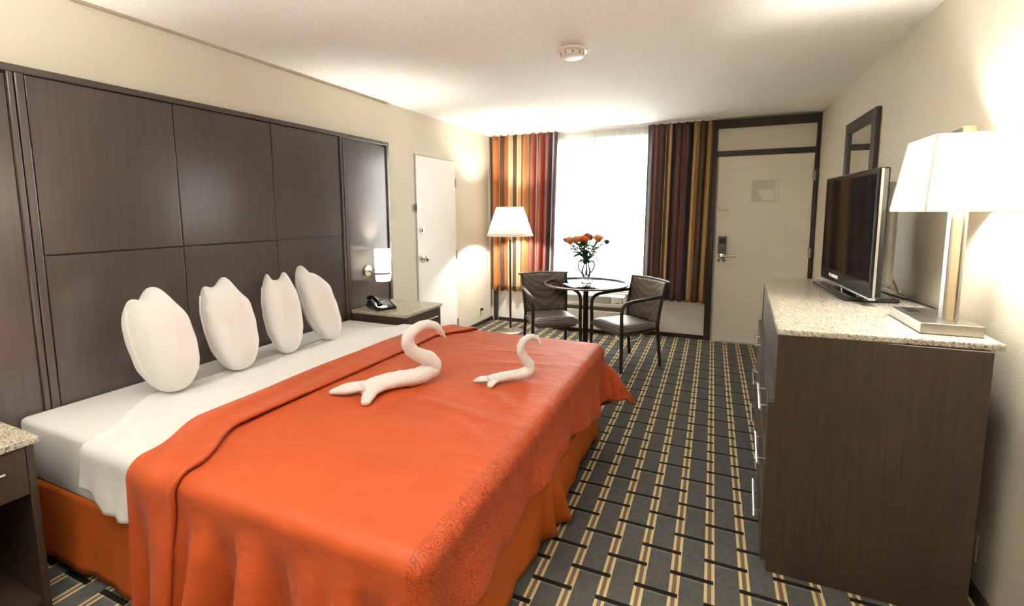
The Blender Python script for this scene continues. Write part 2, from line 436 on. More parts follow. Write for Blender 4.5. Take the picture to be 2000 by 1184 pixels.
# window: aluminium frame, mullion, two panes
b = BM(); y0, y1 = YF + .05, YF + .10
for x0, x1 in ((WX0, WX0 + .05), (WX1 - .05, WX1)): box(b, x0, x1, y0, y1, WZ0, WZ1)
for z0, z1 in ((WZ0, WZ0 + .05), (WZ1 - .05, WZ1)): box(b, WX0 + .05, WX1 - .05, y0, y1, z0, z1)
win = struct('window_1', b, simple('aluminium', (.42, .42, .40), .4, .6), 'wide aluminium window behind sheer curtains')
obj('mullion', box(BM(), -1.36, -1.30, y0 - .01, y1, WZ0 + .05, WZ1 - .05), simple('grey_mullion', (.30, .30, .29), .5), win)
for x0, x1 in ((WX0 + .05, -1.36), (-1.30, WX1 - .05)):
    obj('pane', box(BM(), x0, x1, YF + .07, YF + .076, WZ0 + .05, WZ1 - .05), M_glass, win)
obj('window_sill', box(BM(), WX0, WX1, YF - .02, YF + .05, WZ0 - .025, WZ0), M_white, win, bevel=.004)

# entrance door
d2 = struct('door_1', box(BM(), .034, .920, YF - .028, YF, .012, 2.040), M_cream, 'beige entrance door with electronic lock', bevel=.003)
obj('threshold', box(BM(), .016, .926, YF - .05, YF, 0, .012), simple('aluminium_threshold', (.75, .72, .66), .4, .5), d2)
b = BM(); box(b, .060, .146, YF - .060, YF - .028, .985, 1.180)
lk = obj('lock_plate', b, simple('lock_nickel', (.22, .20, .17), .3, 1.0), d2, bevel=.006)
obj('card_reader', box(BM(), .072, .134, YF - .068, YF - .060, 1.10, 1.165), M_black, lk, bevel=.002)
obj('indicator', lathe(BM(), [(0.001, 0), (.008, 0), (.008, -.006), (.001, -.008)], (.103, 1.075), 12, axis='y', z0=YF - .06), M_paperw, lk)
b = BM(); sweep(b, catmull([(.10, YF - .028, .965), (.10, YF - .075, .965), (.13, YF - .085, .965), (.24, YF - .085, .968)], 5), .011, 10)
lathe(b, [(.001, 0), (.030, 0), (.030, -.03), (.001, -.035)], (.10, .965), 20, axis='y', z0=YF - .028)
obj('door_handle', b, M_chrome, d2, smooth=True)
b = BM()
for x in (.075, .125): lathe(b, [(.001, 0), (.014, 0), (.014, -.02), (.001, -.024)], (x, .915), 14, axis='y', z0=YF - .028)
obj('deadbolt_knob', b, simple('dark_knob', (.05, .045, .04), .35, .8), d2, smooth=True)
b = BM(); box(b, .045, .15, YF - .044, YF - .028, 1.455, 1.475); box(b, .035, .06, YF - .055, YF - .028, 1.485, 1.51)
obj('swing_guard', b, simple('brass_pale', (.70, .62, .44), .3, .8), d2, bevel=.003)
for z in (.2, 1.02, 1.81): obj('hinge', box(BM(), .912, .934, YF - .052, YF - .026, z - .05, z + .05), M_steel, d2, bevel=.003)
nt_ = thing('door_notice', 'glossy grey notice sheet with painted white reflections, stuck on the entrance door', 'notice', (.49, YF - .029, 1.55))
obj('sheet', box(BM(), .365, .615, YF - .0310, YF - .0285, 1.553, 1.778), M_paper, nt_)
b = BM(); prism(b, [(.42, 1.675), (.575, 1.675), (.575, 1.565), (.47, 1.565)], YF - .0325, YF - .0312, 'xz'); box(b, .58, .612, YF - .0325, YF - .0312, 1.56, 1.77)
obj('painted_reflection', b, M_paperw, nt_)  # window reflection on the glossy sheet, painted as white shapes

# connecting door on the left wall
Y0, Y1 = 3.905, 4.672
b = BM(); box(b, XL, XL + .012, Y0, Y1, .05, 2.022)
d1 = struct('door_2', b, M_white, 'white flush connecting door in the left wall', bevel=.003)
b = BM(); box(b, XL, XL + .006, Y0 - .012, Y0 - .004, .05, 2.03); box(b, XL, XL + .006, Y1 + .002, Y1 + .012, .05, 2.03); box(b, XL, XL + .010, Y0 - .012, Y1 + .012, 2.024, 2.036)
obj('door_frame', b, simple('frame_grey', (.46, .43, .38), .5), d1)
for z in (.165, .971, 1.786): obj('hinge', box(BM(), XL, XL + .022, Y1 - .012, Y1 + .010, z - .05, z + .05), M_steel, d1, bevel=.003)
b = BM(); lathe(b, [(.001, 0), (.032, 0), (.032, .008), (.012, .012), (.012, .035), (.028, .042), (.030, .06), (.02, .07), (.001, .072)], (3.99, .985), 20, axis='x', z0=XL + .012)
obj('door_knob', b, M_chrome, d1, smooth=True)
b = BM(); lathe(b, [(.001, 0), (.027, 0), (.027, .012), (.001, .016)], (3.975, 1.276), 18, axis='x', z0=XL + .012); box(b, XL + .024, XL + .04, 3.968, 3.982, 1.255, 1.297)
obj('deadbolt', b, M_chrome, d1)
b = BM(); box(b, XL + .010, XL + .03, 3.885, 3.955, 1.498, 1.516); box(b, XL, XL + .035, 3.88, 3.90, 1.475, 1.54)
obj('swing_guard', b, M_steel, d1, bevel=.002)

def outlet(label, wall, y, z, dark):
    s = 1 if wall == 'L' else -1; x = XL if s > 0 else XR
    t = thing('wall_outlet', label, 'outlet', (x, y, z))
    o = obj('cover_plate', box(BM(), min(x, x + s * .006), max(x, x + s * .006), y - .036, y + .036, z - .058, z + .058), M_plate, t, bevel=.002)
    for dz in (-.02, .02):
        obj('socket', box(BM(), min(x + s * .006, x + s * .008), max(x + s * .006, x + s * .008), y - .015, y + .015, z + dz - .013, z + dz + .013), M_white, t)
    if dark:
        obj('plug', box(BM(), x + .008, x + .04, y - .015, y + .015, z + .01, z + .04), M_black, t, bevel=.004)
outlet('ivory wall outlet with a black plug beside the connecting door', 'L', 5.27, .18, True)
outlet('ivory wall outlet low on the right wall behind the dresser', 'R', 2.215, .19, False)

# ================================================================== headboard
HB = XL + .04
hb = thing('headboard', 'tall dark espresso wood panelled headboard covering the wall behind the bed', 'headboard', (XL, 1.95, 0))
obj('backing', box(BM(), XL + .001, XL + .022, .46, 3.44, .05, 2.06), M_trim, hb)
ys = [1.048, 1.636, 2.240, 2.845]
for i in range(3):
    for z0, z1 in ((.06, 1.273), (1.280, 2.043)):
        obj('panel', box(BM(), XL + .022, HB, ys[i] + .003, ys[i + 1] - .003, z0, z1), M_wood, hb, bevel=.002)
for y0, y1 in ((.475, .990), (2.912, 3.412)):
    obj('side_panel', box(BM(), XL + .022, HB - .004, y0, y1, .06, 2.035), M_wood, hb, bevel=.002)
for y0, y1 in ((.462, .475), (.992, 1.012), (1.016, 1.045), (2.848, 2.872), (2.876, 2.910), (3.414, 3.444)):
    obj('stile', box(BM(), XL + .02, HB + .010, y0, y1, .06, 2.046), M_wood, hb, bevel=.004)
obj('top_rail', box(BM(), XL + .001, HB + .014, .455, 3.446, 2.046, 2.076), M_woody, hb, bevel=.004)

# ================================================================== bed
BY0, BY1, BXF, MT = .905, 2.855, -.655, .600
bed = thing('bed', 'king size bed with white fitted sheet and rust orange skirt', 'bed', (-1.65, 1.88, 0))
def rounded_slab(x0, x1, y0, y1, z0, z1, r, seg=4):
    bm = BM(); box(bm, x0, x1, y0, y1, z0, z1)
    bmesh.ops.bevel(bm, geom=list(bm.edges), offset=r, segments=seg, affect='EDGES', profile=.5)
    return bm
obj('mattress', rounded_slab(HB + .016, BXF + .005, BY0 - .005, BY1 + .005, .345, MT, .022), M_linen, bed, smooth=True)
obj('box_spring', box(BM(), HB + .02, BXF - .01, BY0 + .02, BY1 - .02, .10, .345), M_base, bed)
for x in (-2.5, -.8):
    for y in (1.0, 2.75):
        obj('leg', box(BM(), x - .03, x + .03, y - .03, y + .03, 0, .10), M_black, bed)
# skirt: near side, foot, far side as one gathered valance
def skirt():
    path = [Vector((HB + .03, BY0 + .005)), Vector((BXF + .005, BY0 + .005)), Vector((BXF + .005, BY1 - .005)), Vector((HB + .03, BY1 - .005))]
    L = [(path[i + 1] - path[i]).length for i in range(3)]; tot = sum(L)
    nrm = [Vector((0, -1)), Vector((1, 0)), Vector((0, 1))]
    def f(u, v):
        s = u * tot; i = 0
        while i < 2 and s > L[i]: s -= L[i]; i += 1
        p = path[i].lerp(path[i + 1], s / L[i]); n = nrm[i].copy()
        e = .10
        if i < 2 and L[i] - s < e: n = (nrm[i] * (1 - .5 * sm(1 - (L[i] - s) / e)) + nrm[i + 1] * .5 * sm(1 - (L[i] - s) / e)).normalized()
        if i > 0 and s < e: n = (nrm[i] * (1 - .5 * sm(1 - s / e)) + nrm[i - 1] * .5 * sm(1 - s / e)).normalized()
        S = u * tot; d = 1 - v
        w = .005 * math.sin(S * 21) + .003 * math.sin(S * 47 + 1.3) + .010 * math.sin(S * 6.3 + .5)
        w += .06 * math.exp(-((S - (L[0] + 1.05)) / .035) ** 2) + .045 * math.exp(-((S - (L[0] + .93)) / .03) ** 2)
        q = p + n * (.004 + d * (.020 + w))
        return (q.x, q.y, .035 + .315 * v + .012 * math.sin(S * 6) * d)
    bm = BM(); grid(bm, f, 420, 10); return bm
obj('bed_skirt', skirt(), M_skirt, bed, smooth=True, solid=.004)

# ---- drape: flat cloth coordinates (t along the bed, s across it) folded over the edges of the mattress
LC = .5
def drape(t, s, T, R, folds, off=0.0, y0=BY0, y1=BY1, xf=BXF):
    near = s < y0; far = s > y1
    a = y0 - s if near else (s - y1 if far else 0.0); bb = max(0.0, t - xf)
    bx, by = min(t, xf), min(max(s, y0), y1)
    d = math.hypot(a, bb)
    if d < 1e-6: return Vector((bx, by, T + off)), 0
    dx, dy = bb / d, (-a if near else a) / d
    th = math.atan2(a, bb)                    # 0 = straight over the foot, 90 deg = straight over a side
    if near: q = (t - xf) if bb <= 0 else LC * (1 - th / (PI / 2))
    elif far: q = 2 * LC + (y1 - y0) + (xf - t) if bb <= 0 else LC + (y1 - y0) + LC * th / (PI / 2)
    else: q = LC + (s - y0)
    corner = math.sin(2 * th) if (bb > 0 and a > 0) else 0
    phi = folds(q, corner, near, far)
    ro = R + off; arc = PI / 2 * R
    if d < arc:
        g = d / R; o, dn = ro * math.sin(g), ro * (1 - math.cos(g)) - off
        o = ro * math.sin(g); dn = R - ro * math.cos(g)
    else:
        e = d - arc; ph = phi * sm(e / .18)
        o = ro + e * math.sin(ph); dn = R + e * math.cos(ph)
    z = T - dn
    if z < .02: o += (.02 - z) * .5; z = .02
    return Vector((bx + dx * o, by + dy * o, z)), d
def top_wrinkle(t, s):
    n = mnoise.noise((t * 2.2, s * 2.2, 3.1)) * .005 + mnoise.noise((t * 7, s * 4, 1.7)) * .0018
    # pulled creases that run towards the foot corner
    for (ax, ay, bx, by, w, h) in ((-1.15, 2.25, -.75, 2.35, .03, .007), (-1.05, 1.98, -.72, 1.72, .03, .009), (-1.25, 1.70, -.75, 1.60, .035, .009), (-1.35, 2.45, -.80, 2.52, .025, .006), (-1.5, 1.35, -.9, 1.45, .05, .006), (-.98, 1.60, -.70, 1.40, .03, .008)):
        vx, vy = bx - ax, by - ay; l2 = vx * vx + vy * vy
        k = max(0, min(1, ((t - ax) * vx + (s - ay) * vy) / l2)); px, py = ax + k * vx, ay + k * vy
        dd = math.hypot(t - px, s - py)
        n += h * math.exp(-(dd / w) ** 2) * math.sin(PI * min(max(k, .08), .92))
    return n
def bfold(q, corner, near, far):
    f = .02 + .12 * math.sin(q * 19.0 + .6 + 1.5 * math.sin(q * 2.3)) + .10 * math.sin(q * 33 + 2.1 + 1.2 * math.sin(q * 3)) + .03 * math.sin(q * 61) + .20 * max(0, math.sin(q * 12.5 + 2.0 * math.sin(q * 1.9) + .4)) ** 6
    if q > 0 and q < LC + 2.0: f = .10 + .07 * math.sin(q * 9.5 + 1.0) + .05 * math.sin(q * 21)
    f += corner * (.43 if far else .16)
    return max(-.02, f) if q > 0 else max(-.10, f)
def edge_near(s): return sm((BY0 + .28 - s) / .28) + sm((s - (BY1 - .28)) / .28)
def over(s): return max(0, BY0 - s) + max(0, s - BY1)
def x_band(s): return -1.915 + .135 * edge_near(s) - .02 * over(s)
def x_fold(s): return -1.680 + .150 * edge_near(s) - .02 * over(s)
AN, AF = .56, .45
def bf(s): return .285 + .10 * sm((s - 1.9) / .9)
TB = MT + .018
S0, S1 = BY0 - AN, BY1 + AF
def f_main(u, v):
    s = S0 + (S1 - S0) * v; t0 = x_band(s) + .06; t = t0 + (BXF + bf(s) - t0) * u
    p, d = drape(t, s, TB, .05, bfold)
    if d == 0:
        ed = min(s - BY0, BY1 - s, BXF - t)
        p.z += top_wrinkle(t, s) * sm(ed / .12)
    return p
def uv_main(u, v):
    s = S0 + (S1 - S0) * v; t0 = x_band(s) + .06
    return (t0 + (BXF + bf(s) - t0) * u, s)
b = BM(); grid(b, f_main, 150, 260, uv_main)
blk = tag(obj('blanket', b, M_orange, None, True, solid=.007, sharp=170), 'rust orange coverlet with a damask border spread over the bed', 'blanket')
def f_band(u, v):
    s = S0 + (S1 - S0) * v; t0, t1 = x_band(s), x_fold(s); t = t0 + (t1 - t0) * u
    lift = .012 + .006 * sm(u / .3) + .004 * math.sin(u * 9 + s * 4)
    p, d = drape(t, s, TB, .05, bfold, lift)
    if d == 0: p.z += mnoise.noise((t * 5, s * 3, 9)) * .003
    return p
def uv_band(u, v):
    s = S0 + (S1 - S0) * v; return (-1.9 + u * .24 + 0 * s, s)
b = BM(); grid(b, f_band, 26, 260, uv_band)
obj('turned_back_fold', b, M_orange, blk, True, solid=.014, sharp=170)
# white top sheet turned down over the coverlet's head edge
def x_sheet(s): return -2.375 + .245 * (sm((BY0 + .36 - s) / .36) + sm((s - BY1 + .36) / .36))
SA = .235
def sfold(q, corner, near, far): return .08 + .03 * math.sin(q * 42 + 1) + .02 * math.sin(q * 67) + .04 * math.sin(q * 19)
def f_sheet(u, v):
    s = BY0 - SA + (BY1 - BY0 + 2 * SA) * v
    t0 = x_sheet(s) ; t1 = -1.62; t = t0 + (t1 - t0) * u
    a = over(s)
    if a > 0:      # rounded lower corner of the hanging sheet
        a2 = a * (.78 + .22 * sm(u / .35)); s = BY0 - a2 if s < BY0 else BY1 + a2
    p, d = drape(t, s, MT + .006, .035, sfold, .004)
    if d == 0:
        dx = t - x_sheet(s)
        p.z += .006 * math.exp(-(dx / .015) ** 2) + mnoise.noise((t * 6, s * 5, 4)) * .003 + .003 * math.sin(dx * 55 + s * 1.5) * math.exp(-dx / .25)
    return p
b = BM(); grid(b, f_sheet, 60, 220)
tag(obj('flat_sheet', b, M_linen, None, True, solid=.004, sharp=170), 'white sheet turned down between the pillows and the orange coverlet', 'sheet')

# ---- pillows standing on edge against the headboard
def pillow(label, y, yaw, w, h, th, ears, rdrop=.05, tilt=.22, x=-2.47, seed=0, skew=0.0):
    t = thing('pillow', label, 'pillow', (x, y, MT + .018), 0, 'white pillows standing against the headboard')
    bm = BM(); n = 30
    rot = Matrix.Rotation(yaw, 3, 'Z') @ Matrix.Rotation(-tilt, 3, 'Y')
    KN = [(0, .56), (.12, .74), (.3, .93), (.5, 1.0), (.7, .97), (.88, .84), (1, .70)]
    def wid(c):
        for (a, p), (b_, q) in zip(KN, KN[1:]):
            if c <= b_: return p + (q - p) * (c - a) / (b_ - a)
        return KN[-1][1]
    def side(sgn):
        def f(u, v):
            a = math.sin((u - .5) * PI); c = .5 - .5 * math.cos(PI * v)
            e = abs(a)
            yy = w / 2 * wid(c) * a + skew * (c - .5)
            up_ = sm((c - .72) / .28)
            zz = c * h + up_ * (sum(hh * math.exp(-((a - p_) / ww) ** 2) for p_, hh, ww in ears) - .022 - (rdrop if a > 0 else .02) * e ** 3)
            zz += .028 * e * e * sm((.3 - c) / .3)
            ea = max(0.0, 1 - e ** 2.6); ec = max(0.0, 1 - abs(2 * c - 1) ** 3.2)
            k = th / 2 * ea ** .42 * ec ** .5
            k *= 1 + .12 * mnoise.noise((a * 1.6 + seed, c * 2.4, sgn * 3 + seed))
            k += .006 * math.sin(c * 26 + 2 * a + seed) * ea ** .3 * ec * e ** 3
            return rot @ Vector((sgn * k, yy, max(0, zz)))
        return f
    grid(bm, side(1), n, n); grid(bm, side(-1), n, n)
    bmesh.ops.remove_doubles(bm, verts=bm.verts, dist=.0004)
    bmesh.ops.recalc_face_normals(bm, faces=bm.faces)
    obj('pillow_case', bm, M_pillow, t, True, local=True, subd=1, sharp=170)
    sb = BM()
    pts = [rot @ Vector((0, -w / 2 * wid(c) * 1.002 + skew * (c - .5), max(.004, c * h + .028 * sm((.3 - c) / .3)))) for c in [i / 24 for i in range(2, 22)]]
    sweep(sb, pts, .0035, 6); obj('seam', sb, M_pillow, t, True, local=True)
    return t
pillow('leftmost white pillow, broad, nearest the viewer', 1.312, -.02, .238, .480, .28, [(-.85, .020, .22), (.22, .055, .34)], .06, .27, -2.31, 1, -.03)
pillow('second white pillow from the left, standing alone', 1.630, -.30, .240, .485, .25, [(-.85, .022, .22), (.25, .052, .36)], .06, .26, -2.31, 5, -.04)
pillow('third white pillow from the left, with two pointed upper corners', 1.960, -.42, .208, .470, .21, [(-.72, .050, .22), (.60, .052, .28)], .03, .22, -2.32, 9, -.02)
pillow('rightmost white pillow, leaning against its neighbour', 2.255, -.25, .205, .485, .22, [(-.62, .060, .36)], .10, .27, -2.31, 13, -.08)

# ---- towel swans
def swan(label, pts, rad, flat, tails, feather):
    bm = BM()
    n = 6; path = catmull(pts, n)
    def interp(l):
        out = []
        for i in range(len(l) - 1):
            for j in range(n): out.append(l[i] + (l[i + 1] - l[i]) * sm(j / n))
        return out + [l[-1]]
    R = interp(rad); F = interp(flat)
    R = [r * (1 + .04 * math.sin(i * 1.7)) for i, r in enumerate(R)]
    sweep(bm, path, R, 18, F)
    o = obj('towel_swan', bm, M_towel, None, True, subd=1, sharp=170)
    tag(o, label, 'towel animal', 'swans folded from white towels')
    for tl, rr, ff in tails:
        tb = BM(); pp = catmull(tl, 5); m_ = len(pp)
        rl = [rr[0] + (rr[1] - rr[0]) * sm(i / (m_ - 1) * 1.6) if i / (m_ - 1) < .625 else rr[1] + (rr[2] - rr[1]) * ((i / (m_ - 1) - .625) / .375) for i in range(m_)]
        sweep(tb, pp, rl, 14, [ff] * m_)
        obj('tail_fold', tb, M_towel, o, True, subd=1, sharp=170)
    return o
ZB = TB + .006
swan('large white towel swan with a long curved neck lying mid bed',
     [(-1.44, 1.60, ZB + .030), (-1.402, 1.70, ZB + .036), (-1.35, 1.765, ZB + .040), (-1.29, 1.825, ZB + .042), (-1.249, 1.893, .690), (-1.258, 1.877, .738), (-1.298, 1.812, .785), (-1.315, 1.785, .841), (-1.305, 1.801, .886), (-1.271, 1.856, .914), (-1.24, 1.907, .902), (-1.224, 1.932, .87), (-1.210, 1.956, .833)],
     [.060, .062, .055, .050, .045, .040, .033, .031, .029, .024, .020, .016, .005],
     [.5, .55, .68, .8, .95, 1, 1, 1, 1, 1, 1, 1, 1],
     [([(-1.40, 1.70, ZB + .034), (-1.47, 1.63, ZB + .032), (-1.53, 1.585, ZB + .026), (-1.585, 1.55, ZB + .016)], (.04, .045, .012), .55),
      ([(-1.38, 1.70, ZB + .030), (-1.39, 1.62, ZB + .028), (-1.37, 1.56, ZB + .022), (-1.345, 1.515, ZB + .014)], (.035, .032, .018), .6)], True)
swan('small white towel swan near the foot of the bed',
     [(-.975, 1.95, ZB + .020), (-.944, 1.99, ZB + .024), (-.90, 2.03, ZB + .028), (-.856, 2.066, ZB + .03), (-.822, 2.101, .664), (-.817, 2.106, .695), (-.835, 2.088, .732), (-.85, 2.072, .774), (-.843, 2.079, .815), (-.817, 2.106, .837), (-.792, 2.133, .829), (-.779, 2.147, .807), (-.772, 2.154, .784)],
     [.034, .036, .033, .032, .032, .027, .023, .021, .020, .017, .014, .011, .004],
     [.55, .6, .7, .8, .95, 1, 1, 1, 1, 1, 1, 1, 1],
     [([(-.94, 1.99, ZB + .024), (-.985, 1.965, ZB + .022), (-1.02, 1.955, ZB + .018), (-1.05, 1.95, ZB + .010)], (.026, .027, .008), .55),
      ([(-.94, 1.99, ZB + .022), (-.945, 1.955, ZB + .02), (-.945, 1.93, ZB + .015), (-.94, 1.905, ZB + .010)], (.022, .022, .012), .55)], True)

# ================================================================== nightstands, phone, sconces
def bar_handle(parent, p0, p1, stand, r=.006):
    """straight bar pull from p0 to p1, posts reaching back by vector stand"""
    p0, p1, stand = Vector(p0), Vector(p1), Vector(stand)
    bm = BM(); sweep(bm, [p0, p1], r, 10)
    for k in (.16, .84):
        q = p0.lerp(p1, k); sweep(bm, [q, q + stand], r * .8, 8)
    return obj('handle', bm, M_chrome, parent, smooth=False)
def nightstand(label, y0, y1, xf):
    t = thing('nightstand', label, 'nightstand', ((HB + xf) / 2, (y0 + y1) / 2, 0))
    x0 = HB + .012
    obj('countertop', box(BM(), x0, xf + .012, y0, y1, .645, .672), M_granite, t, bevel=.005)
    for ya in (y0 + .012, y1 - .034):
        obj('side_panel', box(BM(), x0, xf - .004, ya, ya + .022, 0, .645), M_dress, t, bevel=.002)
    obj('back_panel', box(BM(), x0, x0 + .012, y0 + .034, y1 - .034, .03, .645), M_dress, t)
    obj('shelf', box(BM(), x0 + .012, xf - .02, y0 + .034, y1 - .034, .030, .055), M_dress, t)
    obj('drawer_box', box(BM(), x0 + .012, xf - .022, y0 + .034, y1 - .034, .47, .64), M_dress, t)
    d = obj('drawer_front', box(BM(), xf - .022, xf - .002, y0 + .036, y1 - .036, .465, .640), M_dress, t, bevel=.002)
    bar_handle(d, (xf + .022, y0 + .13, .575), (xf + .022, y1 - .10, .575), (-.024, 0, 0))
    return t
nightstand('granite topped dark nightstand at the left edge, cut by the picture', .255, .785, -2.20)
nightstand('granite topped dark nightstand carrying the phone', 2.893, 3.420, -2.150)

ph = thing('desk_phone', 'black desk telephone on the nightstand beyond the bed', 'telephone', (-2.48, 3.03, .672), math.radians(-25))
b = BM(); prism(b, [(-.10, 0), (.10, 0), (.10, .022), (-.02, .055), (-.10, .062)], -.085, .085, 'xz')
obj('body', b, M_gloss, ph, bevel=.006, local=True)
b = BM(); sweep(b, catmull([(-.115, -.055, .075), (-.09, -.055, .092), (-.02, -.055, .094), (.055, -.055, .070), (.085, -.055, .046)], 5), [.022] * 3 + [.018] * 15 + [.022] * 3, 12, [.8] * 21)
obj('handset', b, M_gloss, ph, True, local=True)
for i in range(4):
    for j in range(3):
        obj('key', box(BM(), .0 + i * .023, .017 + i * .023, -.012 + j * .026, .008 + j * .026, .030 - i * .0075, .055 - i * .0095), simple('phone_key', (.5, .48, .44), .4) if 'phone_key' not in MATS else MATS['phone_key'], ph, bevel=.001, local=True)
b = BM(); sweep(b, catmull([(-.10, -.06, .03), (-.15, -.08, .01), (-.17, -.02, .006), (-.18, .06, .006)], 8), .004, 8)
obj('cord', b, M_black, ph, True, local=True)

def sconce(label, y, power):
    t = thing('wall_sconce', label, 'wall lamp', (HB, y, 1.0))
    b = BM(); lathe(b, [(.001, 0), (.048, 0), (.048, .012), (.030, .02), (.001, .022)], (y - .055, .965), 24, axis='x', z0=HB - .003)
    obj('back_plate', b, M_steel, t, True)
    b = BM(); sweep(b, catmull([(HB + .015, y - .055, .965), (HB + .05, y - .055, .955), (HB + .09, y - .03, .945), (HB + .10, y, .944)], 6), .009, 10)
    obj('arm', b, M_steel, t, True)
    b = BM(); lathe(b, [(.060, .875), (.066, .90), (.068, 1.00), (.068, 1.150), (.064, 1.150), (.064, 1.00), (.062, .90), (.050, .880), (.001, .878)], (HB + .118, y), 32)
    obj('glass_shade', b, M_opal, t, True)
    b = BM(); lathe(b, [(.0695, .938), (.0735, .938), (.0735, .952), (.0695, .952), (.0695, .938)], (HB + .118, y), 32)
    obj('ring', b, M_steel, t, True)
    bulb('sconce_bulb', (HB + .118, y, 1.03), power, WARM, .03, t)
sconce('lit cylindrical opal glass sconce above the phone', 3.175, 30)
sconce('lit cylindrical opal glass sconce above the left nightstand', .70, 30)

# ================================================================== dresser
DY0, DY1 = 2.005, 3.545
def xfr(y): return .227 + .057 * (y - 2.0)
def xbk(y): return .874 + .028 * (y - 2.0)
dr = thing('dresser', 'tall dark wood dresser with speckled granite top and bar handles', 'dresser', (.57, 2.78, 0))
def plan(y0, y1, o0, o1, z0, z1):
    """box whose front follows the dresser front line shifted by o0 and back edge the line shifted by o1 (both from the front)"""
    bm = BM(); prism(bm, [(xfr(y0) + o0, y0), (xfr(y0) + o1, y0), (xfr(y1) + o1, y1), (xfr(y1) + o0, y1)], z0, z1); return bm
def side(y):
    bm = BM(); x = xfr(y); xb = xbk(y)
    prism(bm, [(x, .045), (x + .022, .045), (x + .022, 0), (xb, 0), (xb, .985), (x + .020, .985), (x + .020, .712), (x, .712)], y, y + .024, 'xz'); return bm
obj('side_panel', side(DY0), M_dress, dr, bevel=.0015)
obj('side_panel', side(DY1 - .024), M_dress, dr, bevel=.0015)
b = BM(); prism(b, [(.240, 1.990), (.915, 2.032), (.948, 3.56), (.329, 3.56)], .985, 1.010)
obj('countertop', b, M_granite, dr, bevel=.006)
b = BM(); prism(b, [(xbk(DY0) - .012, DY0 + .024), (xbk(DY0), DY0 + .024), (xbk(DY1), DY1 - .024), (xbk(DY1) - .012, DY1 - .024)], .02, .985)
obj('back_panel', b, M_dress, dr)
obj('toe_kick', plan(DY0 + .024, DY1 - .024, .022, .04, 0, .05), M_dress, dr)
obj('upper_fascia', plan(DY0 + .024, DY1 - .024, .024, .044, .715, .985), M_dress, dr)
obj('ledge', plan(DY0 + .024, DY1 - .024, .004, .30, .700, .715), M_dress, dr)
ym = (DY0 + DY1) / 2
obj('divider', plan(ym - .012, ym + .012, .006, .5, .05, .70), M_dress, dr)
for y0, y1 in ((DY0 + .028, ym - .015), (ym + .015, DY1 - .028)):
    for z0, z1, hz in ((.052, .262, .195), (.268, .480, .43), (.486, .698, .66)):
        d = obj('drawer', plan(y0, y1, .0, .022, z0, z1), M_dress, dr, bevel=.0015)
        obj('drawer_case', plan(y0 + .01, y1 - .01, .022, .45, z0 + .01, z1 - .02), M_black, d)
        ya = 2.05 if y0 < ym - .1 else y0 + .22
        yb = ya + .30
        bar_handle(d, (xfr(ya) - .026, ya, hz), (xfr(yb) - .026, yb, hz), (.027, 0, 0), .0055)

# ---- television
tv = thing('television', 'black flat screen television standing on the dresser', 'television', (.668, 3.0, 1.010), math.radians(3.4))
b = BM(); box(b, -.015, .030, -.405, .405, .040, .640)
obj('bezel', b, M_gloss, tv, bevel=.008, local=True)
obj('screen', box(BM(), -.0175, -.0145, -.375, .375, .110, .612), M_screen, tv, local=True)
b = BM(); prism(b, [(-.375, .09), (.375, .09), (.375, .575), (-.375, .575)], .030, .085, 'yz')
bx = obj('back_housing', b, simple('tv_back_grey', (.070, .062, .045), .45), tv, bevel=.02, local=True)
obj('side_trim', box(BM(), -.006, .004, -.4075, -.4045, .045, .635), simple('tv_side_champagne', (.42, .38, .36), .3, .7), tv, local=True)
obj('lower_trim', box(BM(), -.019, .010, -.403, .403, .030, .042), M_chrome, tv, bevel=.004, local=True)
for y, w in ((.21, .012), (.165, .02), (.115, .05)):
    obj('sticker' if w < .03 else 'logo', box(BM(), -.0172, -.0148, y - w, y + w, .066, .084), M_steel, tv, local=True)
b = BM(); sweep(b, [(.02, 0, .015), (.02, 0, .10)], .035, 16); obj('neck', b, M_gloss, tv, local=True)
b = BM(); lathe(b, [(.001, 0), (.96, 0), (1, .35), (1, .6), (.9, 1), (.001, 1)], (0, 0), 40)
bmesh.ops.scale(b, vec=(.125, .30, .018), verts=b.verts); bmesh.ops.translate(b, vec=(.04, .03, 0), verts=b.verts)
b2 = BM(); box(b2, -.075, .155, -.27, .33, 0, .020); b.free()
obj('stand_base', b2, M_gloss, tv, bevel=.012, bseg=3, local=True)
b = BM(); sweep(b, catmull([(.80, 2.93, 1.14), (.86, 2.98, 1.11), (.90, 3.03, 1.06), (.925, 3.07, 1.020), (.94, 3.09, 1.018)], 8), .006, 8)
tag(obj('antenna_cable', b, M_plate, None, True), 'thin white cable curving from television to wall', 'cable')
b = BM(); sweep(b, catmull([(.85, 3.20, 1.016), (.865, 3.06, 1.015), (.885, 2.93, 1.015), (.915, 2.82, 1.015), (.935, 2.62, 1.015), (.938, 2.5, 1.015)], 8), .0045, 8)
tag(obj('power_cable', b, M_black, None, True), 'black cable lying on the granite behind the television', 'cable')

